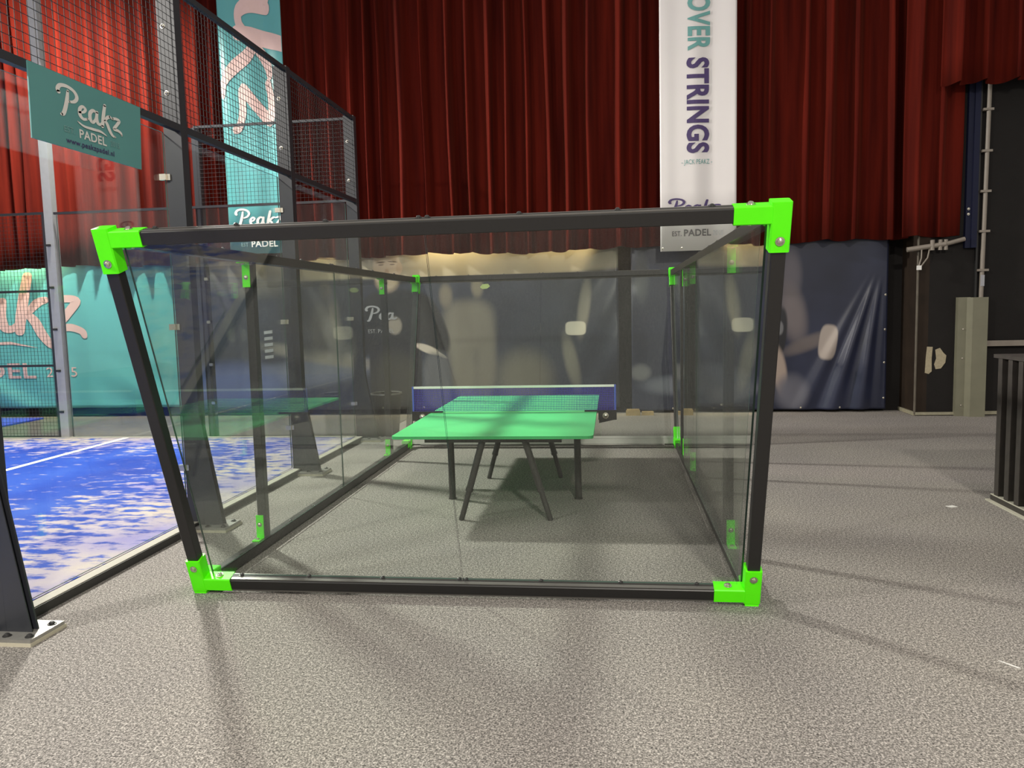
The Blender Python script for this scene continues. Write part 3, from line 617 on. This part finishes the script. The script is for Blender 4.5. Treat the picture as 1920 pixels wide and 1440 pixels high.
# end frames
def end_frame(yb, yt, v, n, outn, bolts):
    for (y, z, nm, sgn) in ((yb, ZB, 'bottom_rail', 1), (yt, ZT, 'top_rail', 1)):
        c_ = Vector(((XL + XR) / 2, y, z))
        rl = MB().obox(c_, X, n, v, XR - XL, T * 1.12, T, 0, .004)
        rl.obox(c_ + v * (T / 2 + .002), X, n, v, XR - XL - .3, T * .82, .006, 1)
        rl.obox(c_ + v * (T / 2 + .0045), X, n, v, XR - XL - .3, .004, .005, 0)
        if nm == 'bottom_rail': rl.obox(c_ - v * (T / 2 + .004) + n * .004, X, n, v, XR - XL - .3, T * .9, .010, 1)
        if outn < 0 and nm == 'bottom_rail': rl.obox(c_ + n * (T / 2 + .002), X, n, v, XR - XL - .1, .005, T * .9, 2).obox(c_ + n * (T / 2 + .002) + v * .046, X, n, v, XR - XL - .1, .005, .03, 2)
        o = rl.build(nm, ['black', 'rail_face', 'pale_rail'], cg)
        for x in bolts: inst(BOLT_D, 'rail_bolt', Vector((x, c_.y, c_.z)) + v * (T / 2 + .005) - n * .012 * (1 if outn > 0 else -1), v, o, 1.1)
    for x in (XL, XR):
        MB().obox((x, (yb + yt) / 2, (ZB + ZT) / 2), v, X, n, (Vector((0, yt - yb, ZT - ZB))).length, T, T, 0, .004).build('corner_post', 'black', cg)
MT['pale_rail'] = flat('pale_grey_rail', (.34, .34, .31), .4, var=.08)  # pale strips: light on the upturned inner face put into the colour
MT['rail_face'] = flat('grey_rail_channel', (.16, .155, .145), .35, metal=.5, var=.1)
SEAM = -.855
fb = [-2.17, -1.76, -1.32, SEAM - .02, SEAM + .02, -.41, .03, .44]
end_frame(YFB, YFT, vf, nf, 1, fb)
end_frame(YBB, YBT, vb, nb, -1, fb)
# side rails and mid posts
side_mid = {XL: (5.08, 8.22), XR: (5.08, 7.45, 8.22)}
for x, s_ in ((XL, 1), (XR, -1)):
    for nm, ya, yb, z in (('bottom_rail', YFB, YBB, ZS), ('top_rail', YFT, YBT, ZT)):
        o = MB().obox((x, (ya + yb) / 2, z), (0, 1, 0), X, (0, 0, 1), yb - ya, T, T, 0, .004).build(nm, 'black', cg)
        for y in (4.7, 5.5, 5.95, 6.59, 6.64, 7.3, 7.8, 8.6): inst(BOLT_D, 'rail_bolt', (x + s_ * .012, y, z + T / 2), (0, 0, 1), o, 1.1)
    for y in side_mid[x]:
        MB().obox((x, y, (ZS + ZT) / 2), (0, 0, 1), X, (0, 1, 0), ZT - ZS - T, T * .95, T * .95, 0, .004).build('mid_post', 'black', cg)
        for z, sg_ in ((ZS + T / 2, 1), (ZT - T / 2, -1)):       # flat angle brackets
            xo = x - s_ * .012
            k = MB().box(xo - .026, xo + .026, y - T / 2 - .008, y - T / 2, *sorted((z, z + sg_ * .165)))
            k.box(xo - .026, xo + .026, y - T / 2 - .085, y - T / 2, *sorted((z, z + sg_ * .008)))
            o = k.build('angle_bracket', 'green', cg)
            inst(BOLT, 'bolt', (xo, y - T / 2 - .008, z + sg_ * .10), (0, -1, 0), o, .9)
            inst(BOLT, 'bolt', (xo, y - T / 2 - .05, z + sg_ * .008), (0, 0, sg_), o, .9)
# three-way corner brackets
A = .082
for x, s_ in ((XL, 1), (XR, -1)):
    for yb, yt, v, n, o_ in ((YFB, YFT, vf, nf, 1), (YBB, YBT, vb, nb, -1)):
        for y, z, d in ((yb, ZB, 1), (yt, ZT, -1)):
            c_ = Vector((x, y, z)); k = MB()
            drop = .045 if d > 0 else .055
            lv = .165
            k.obox(c_ + v * d * (lv - drop) / 2, v, X, n, lv + drop, A + .004, A + .004, 0, .006)     # sleeve on the post
            lx = .20 if o_ > 0 else .05
            k.obox(c_ + X * s_ * (lx / 2), X, n, v, lx, A, A, 0, .005)                    # sleeve on the end rail
            k.obox(c_ + Vector((0, o_ * .08, 0)), (0, 1, 0), X, (0, 0, 1), .16, A, A, 0, .005)   # sleeve on the side rail
            if d > 0:   # foot resting on the carpet
                ft = c_ - v * drop; k.box(x - .036, x + .036, ft.y - .036, ft.y + .036, 0, .05)
            o = k.build('corner_bracket', 'green', cg)
            outn = n if n.y * o_ < 0 else -n
            inst(BOLT, 'bolt', c_ + v * d * .115 + outn * (A / 2 + .002), outn, o, 1.15)
            if o_ < 0: continue
            inst(BOLT, 'bolt', c_ + X * s_ * .125 + v * (A / 2), v, o, 1.15)
            inst(BOLT, 'bolt', c_ + X * s_ * .125 - v * (A / 2), -v, o, .9)
# panes
def fpt(x, y, z, v, n, du, dn): return Vector((x, y, z)) + v * du + n * dn
for yb, yt, v, n, dn in ((YFB, YFT, vf, nf, -.018), (YBB, YBT, vb, nb, .018)):
    H_ = Vector((0, yt - yb, ZT - ZB)).length
    for xa, xb in ((XL + .075, SEAM - .003), (SEAM + .003, XR - .075)):
        q = [fpt(xa, yb, ZB, v, n, T / 2 + .008, dn), fpt(xb, yb, ZB, v, n, T / 2 + .008, dn), fpt(xb, yb, ZB, v, n, H_ - T / 2, dn), fpt(xa, yb, ZB, v, n, H_ - T / 2, dn)]
        gp = pane(cg, q, n, .010)
        if dn > 0 and xa < -1:
            z0 = 1.90; yy = yb + (yt - yb) * (z0 - ZB) / (ZT - ZB)
            st = MB().slab([Vector((-1.55 + a, yy, z0)) + v * b_ + n * (dn + .0115) for a, b_ in ((-.06, -.01), (-.03, .028), (.04, .032), (.065, .0), (.03, -.03), (-.03, -.034))], n, .002)
            st.build('sticker', 'sticker', gp)
sl = (YFT - YFB) / (ZT - ZB)
za, zb_ = ZB + .02, ZT - T / 2
for x, s_, end in ((XL, 1, None), (XR, -1, 7.72)):
    xp = x + s_ * (T / 2 + .004); nn = (s_, 0, 0)
    f0 = YFB + .065; f1 = YFB + sl * (zb_ - ZB) + .065
    r0 = YBB - .065; r1 = YBB - sl * (zb_ - ZB) - .065
    pane(cg, [(xp, f0, za), (xp, 6.59, za), (xp, 6.59, zb_), (xp, f1, zb_)], nn, .010)
    e0 = end or r0; e1 = end or r1
    pane(cg, [(xp, 6.596, za), (xp, e0, za), (xp, e1, zb_), (xp, 6.596, zb_)], nn, .010)
    if end: pane(cg, [(x, 8.28, za + .02), (x, r0, za + .02), (x, r1, zb_), (x, 8.28, zb_)], nn, .010)

# ================================================================== TABLE
tt = thing('tennis_table', (-.92, 7.12, 0), 'mint green table tennis table on dark splayed legs inside the cage', 'table')
X0, X1, Y0, Y1, ZTOP = -1.69, -.148, 5.745, 8.49, .675
def top_half(ya, yb, near):
    rc = .05; pts = []
    for cx, cy, a0 in ((X0 + rc, Y0 + rc, 180), (X1 - rc, Y0 + rc, 270)) if near else ():
        pts += [(cx + rc * math.cos(R(a0 + k * 18)), cy + rc * math.sin(R(a0 + k * 18))) for k in range(6)]
    if near: pts += [(X1, yb), (X0, yb)]
    else:
        pts = [(X0, ya), (X1, ya)]
        for cx, cy, a0 in ((X1 - .03, Y1 - .03, 0), (X0 + .03, Y1 - .03, 90)): pts += [(cx + .03 * math.cos(R(a0 + k * 18)), cy + .03 * math.sin(R(a0 + k * 18))) for k in range(6)]
    MB().slab([(x, y, ZTOP - .022) for x, y in pts], (0, 0, 1), .022, 0, 1).build('table_top', ['table', 'table_edge'], tt)
top_half(Y0, 7.115, True); top_half(7.121, Y1, False)
MB().box(-1.45, -1.41, 5.95, 8.3, .615, .653).box(-.43, -.39, 5.95, 8.3, .615, .653).build('under_frame', 'leg', tt)
for y in (5.87, 7.38): MB().box(-1.45, -.39, y - .02, y + .02, .61, .65).build('cross_bar', 'leg', tt)
for tp, bt_ in (((-1.0, 5.87, .62), (-1.18, 5.86, 0)), ((-.67, 5.87, .62), (-.486, 5.88, 0)), ((-1.03, 7.38, .62), (-1.196, 7.35, 0)), ((-.66, 7.38, .62), (-.504, 7.40, 0))):
    a, b_ = Vector(tp), Vector(bt_); mpt = a.lerp(b_, .62)
    lg = MB().cyl(a, mpt, .027, n=14).cyl(mpt + (a - mpt) * .03, b_, .0215, n=14).cyl(mpt + (a - mpt) * .04, mpt - (a - mpt) * .02, .030, n=14)
    lg.build('leg', 'leg', tt, smooth=40)
for x, y in ((-1.387, 6.535), (-.30, 6.565)):
    lg = MB().cyl((x - .005, y, .65), (x, y, .012), .029, n=16).cyl((x, y, .014), (x, y, 0), .034, n=16)
    lg.build('leg', 'leg', tt, smooth=40)

nt_ = thing('table_net', (-.92, 7.12, .68), 'blue table tennis net with white tape clamped across the green table', 'net')
NA, NB, ZN0, ZN1 = -1.85, .012, .690, .905
b = MB()
for i in range(125): x = NA + (NB - NA) * i / 124; b.box(x - .0016, x + .0016, 7.1165, 7.1185, ZN0, ZN1)
for i in range(14): z = ZN0 + (ZN1 - ZN0) * i / 13; b.box(NA, NB, 7.118, 7.120, z - .0016, z + .0016)
tag(b.build('net_mesh', 'net', nt_, fix=False), kind='stuff')
MB().box(NA, NB, 7.112, 7.124, ZN1 - .004, ZN1 + .016).build('tape', 'white', nt_)
for x, s_ in ((NA, 1), (NB, -1)):
    MB().cyl((x - s_ * .008, 7.118, .66), (x - s_ * .008, 7.118, ZN1 + .015), .009, n=12).build('net_post', 'net_post', nt_, smooth=40)
    cl = MB().box(*sorted((x - s_ * .02, x + s_ * .27)), 7.10, 7.136, ZTOP + .001, ZTOP + .014)
    cl.box(*sorted((x - s_ * .02, x + s_ * .145)), 7.10, 7.136, .60, ZTOP + .002)
    cl.slab([(x + s_ * .0, 7.105, .60), (x + s_ * .14, 7.105, .57), (x + s_ * .14, 7.105, .61)], (0, 1, 0), .026)
    cl.build('clamp', 'rubber', nt_)
    inst(BOLT, 'clamp_screw', (x + s_ * .08, 7.098, .64), (0, -1, 0), nt_, 1.6)

# ================================================================== SMALL THINGS
bn = thing('waste_bin', (-2.93, 9.86, 0), 'black round waste bin with metal rim beside the court corner post', 'bin')
MB().lathe((-2.93, 9.86, 0), [(.0, .0), (.135, 0), (.145, .02), (.195, .57), (.185, .57), (.14, .03), (0, .03)], 28).build('bucket', 'rubber', bn, smooth=40)
MB().lathe((-2.93, 9.86, .56), [(.193, 0), (.203, 0), (.205, .018), (.193, .022), (.188, .01)], 28).build('rim', 'alu', bn, smooth=40)
wd = [((.19, .40), (11.68, 11.75), (0, .075)), ((.42, .60), (11.70, 11.78), (0, .055)), ((.20, .39), (11.69, 11.745), (.075, .095))]
for i, (xx, yy, zz) in enumerate(wd):
    o = MB().slab([(xx[0], yy[0], zz[0]), (xx[1], yy[0] + .012, zz[0]), (xx[1] - .01, yy[1], zz[0]), (xx[0] + .008, yy[1] - .01, zz[0])], (0, 0, 1), zz[1] - zz[0]).build('wood_offcut', 'wood')
    tag(o, ['raw wood offcut under the navy banner, left block of the little pile', 'flat raw wood offcut under the navy banner, right block of the pile', 'thin wood strip lying on top of the offcuts by the navy banner'][i], 'wood offcut', 'wood offcuts by the back wall')
o = MB().slab([(1.12, 11.74, 0), (1.24, 11.75, 0), (1.235, 11.83, 0), (1.125, 11.82, 0)], (0, 0, 1), .085).build('wood_offcut', 'wood')
tag(o, 'single raw wood offcut on the floor right of the cage mid post', 'wood offcut', 'wood offcuts by the back wall')

# slatted black bar front at the right edge
sb = thing('slatted_counter', (3.4, 5.6, 0), 'black slatted wooden counter with pale plinth edge at the right', 'counter')
MB().box(3.055, 4.0, 4.2, 6.57, .055, 1.15).build('carcass', 'slat', sb)
MB().box(2.985, 4.05, 4.15, 6.60, 1.15, 1.178).build('counter_top', 'slat', sb)
MB().box(2.995, 4.0, 4.2, 6.60, .012, .055).build('plinth', 'slat', sb)
MB().box(2.965, 4.02, 4.18, 6.62, 0, .012).build('plinth_strip', 'slat_lip', sb)
MB().box(2.99, 3.055, 4.2, 6.59, .055, .062).build('plinth_ledge', 'slat_lip', sb)
me = None; y = 6.51
while y > 4.25:
    if me is None: o = MB().box(2.995, 3.055, y - .032, y + .032, .062, 1.15).build('slat', 'slat', sb); me = o.data; y0 = y
    else:
        o = bpy.data.objects.new('slat', me); COL.objects.link(o); o.parent = sb; o.location = (0, y - y0, 0)
    y -= .155

tag(MB().slab([(1.70, 3.62, 0), (1.712, 3.61, 0), (1.76, 3.55, 0), (1.75, 3.55, 0)], (0, 0, 1), .003).build('paper_scrap', 'white'), 'thin white thread lying on the carpet at the right', 'scrap')
tag(MB().slab([(2.58, 6.40, 0), (2.64, 6.42, 0), (2.66, 6.38, 0), (2.61, 6.36, 0)], (0, 0, 1), .004).build('paper_scrap', 'white'), 'small white paper scrap on the carpet by the slatted counter', 'scrap')
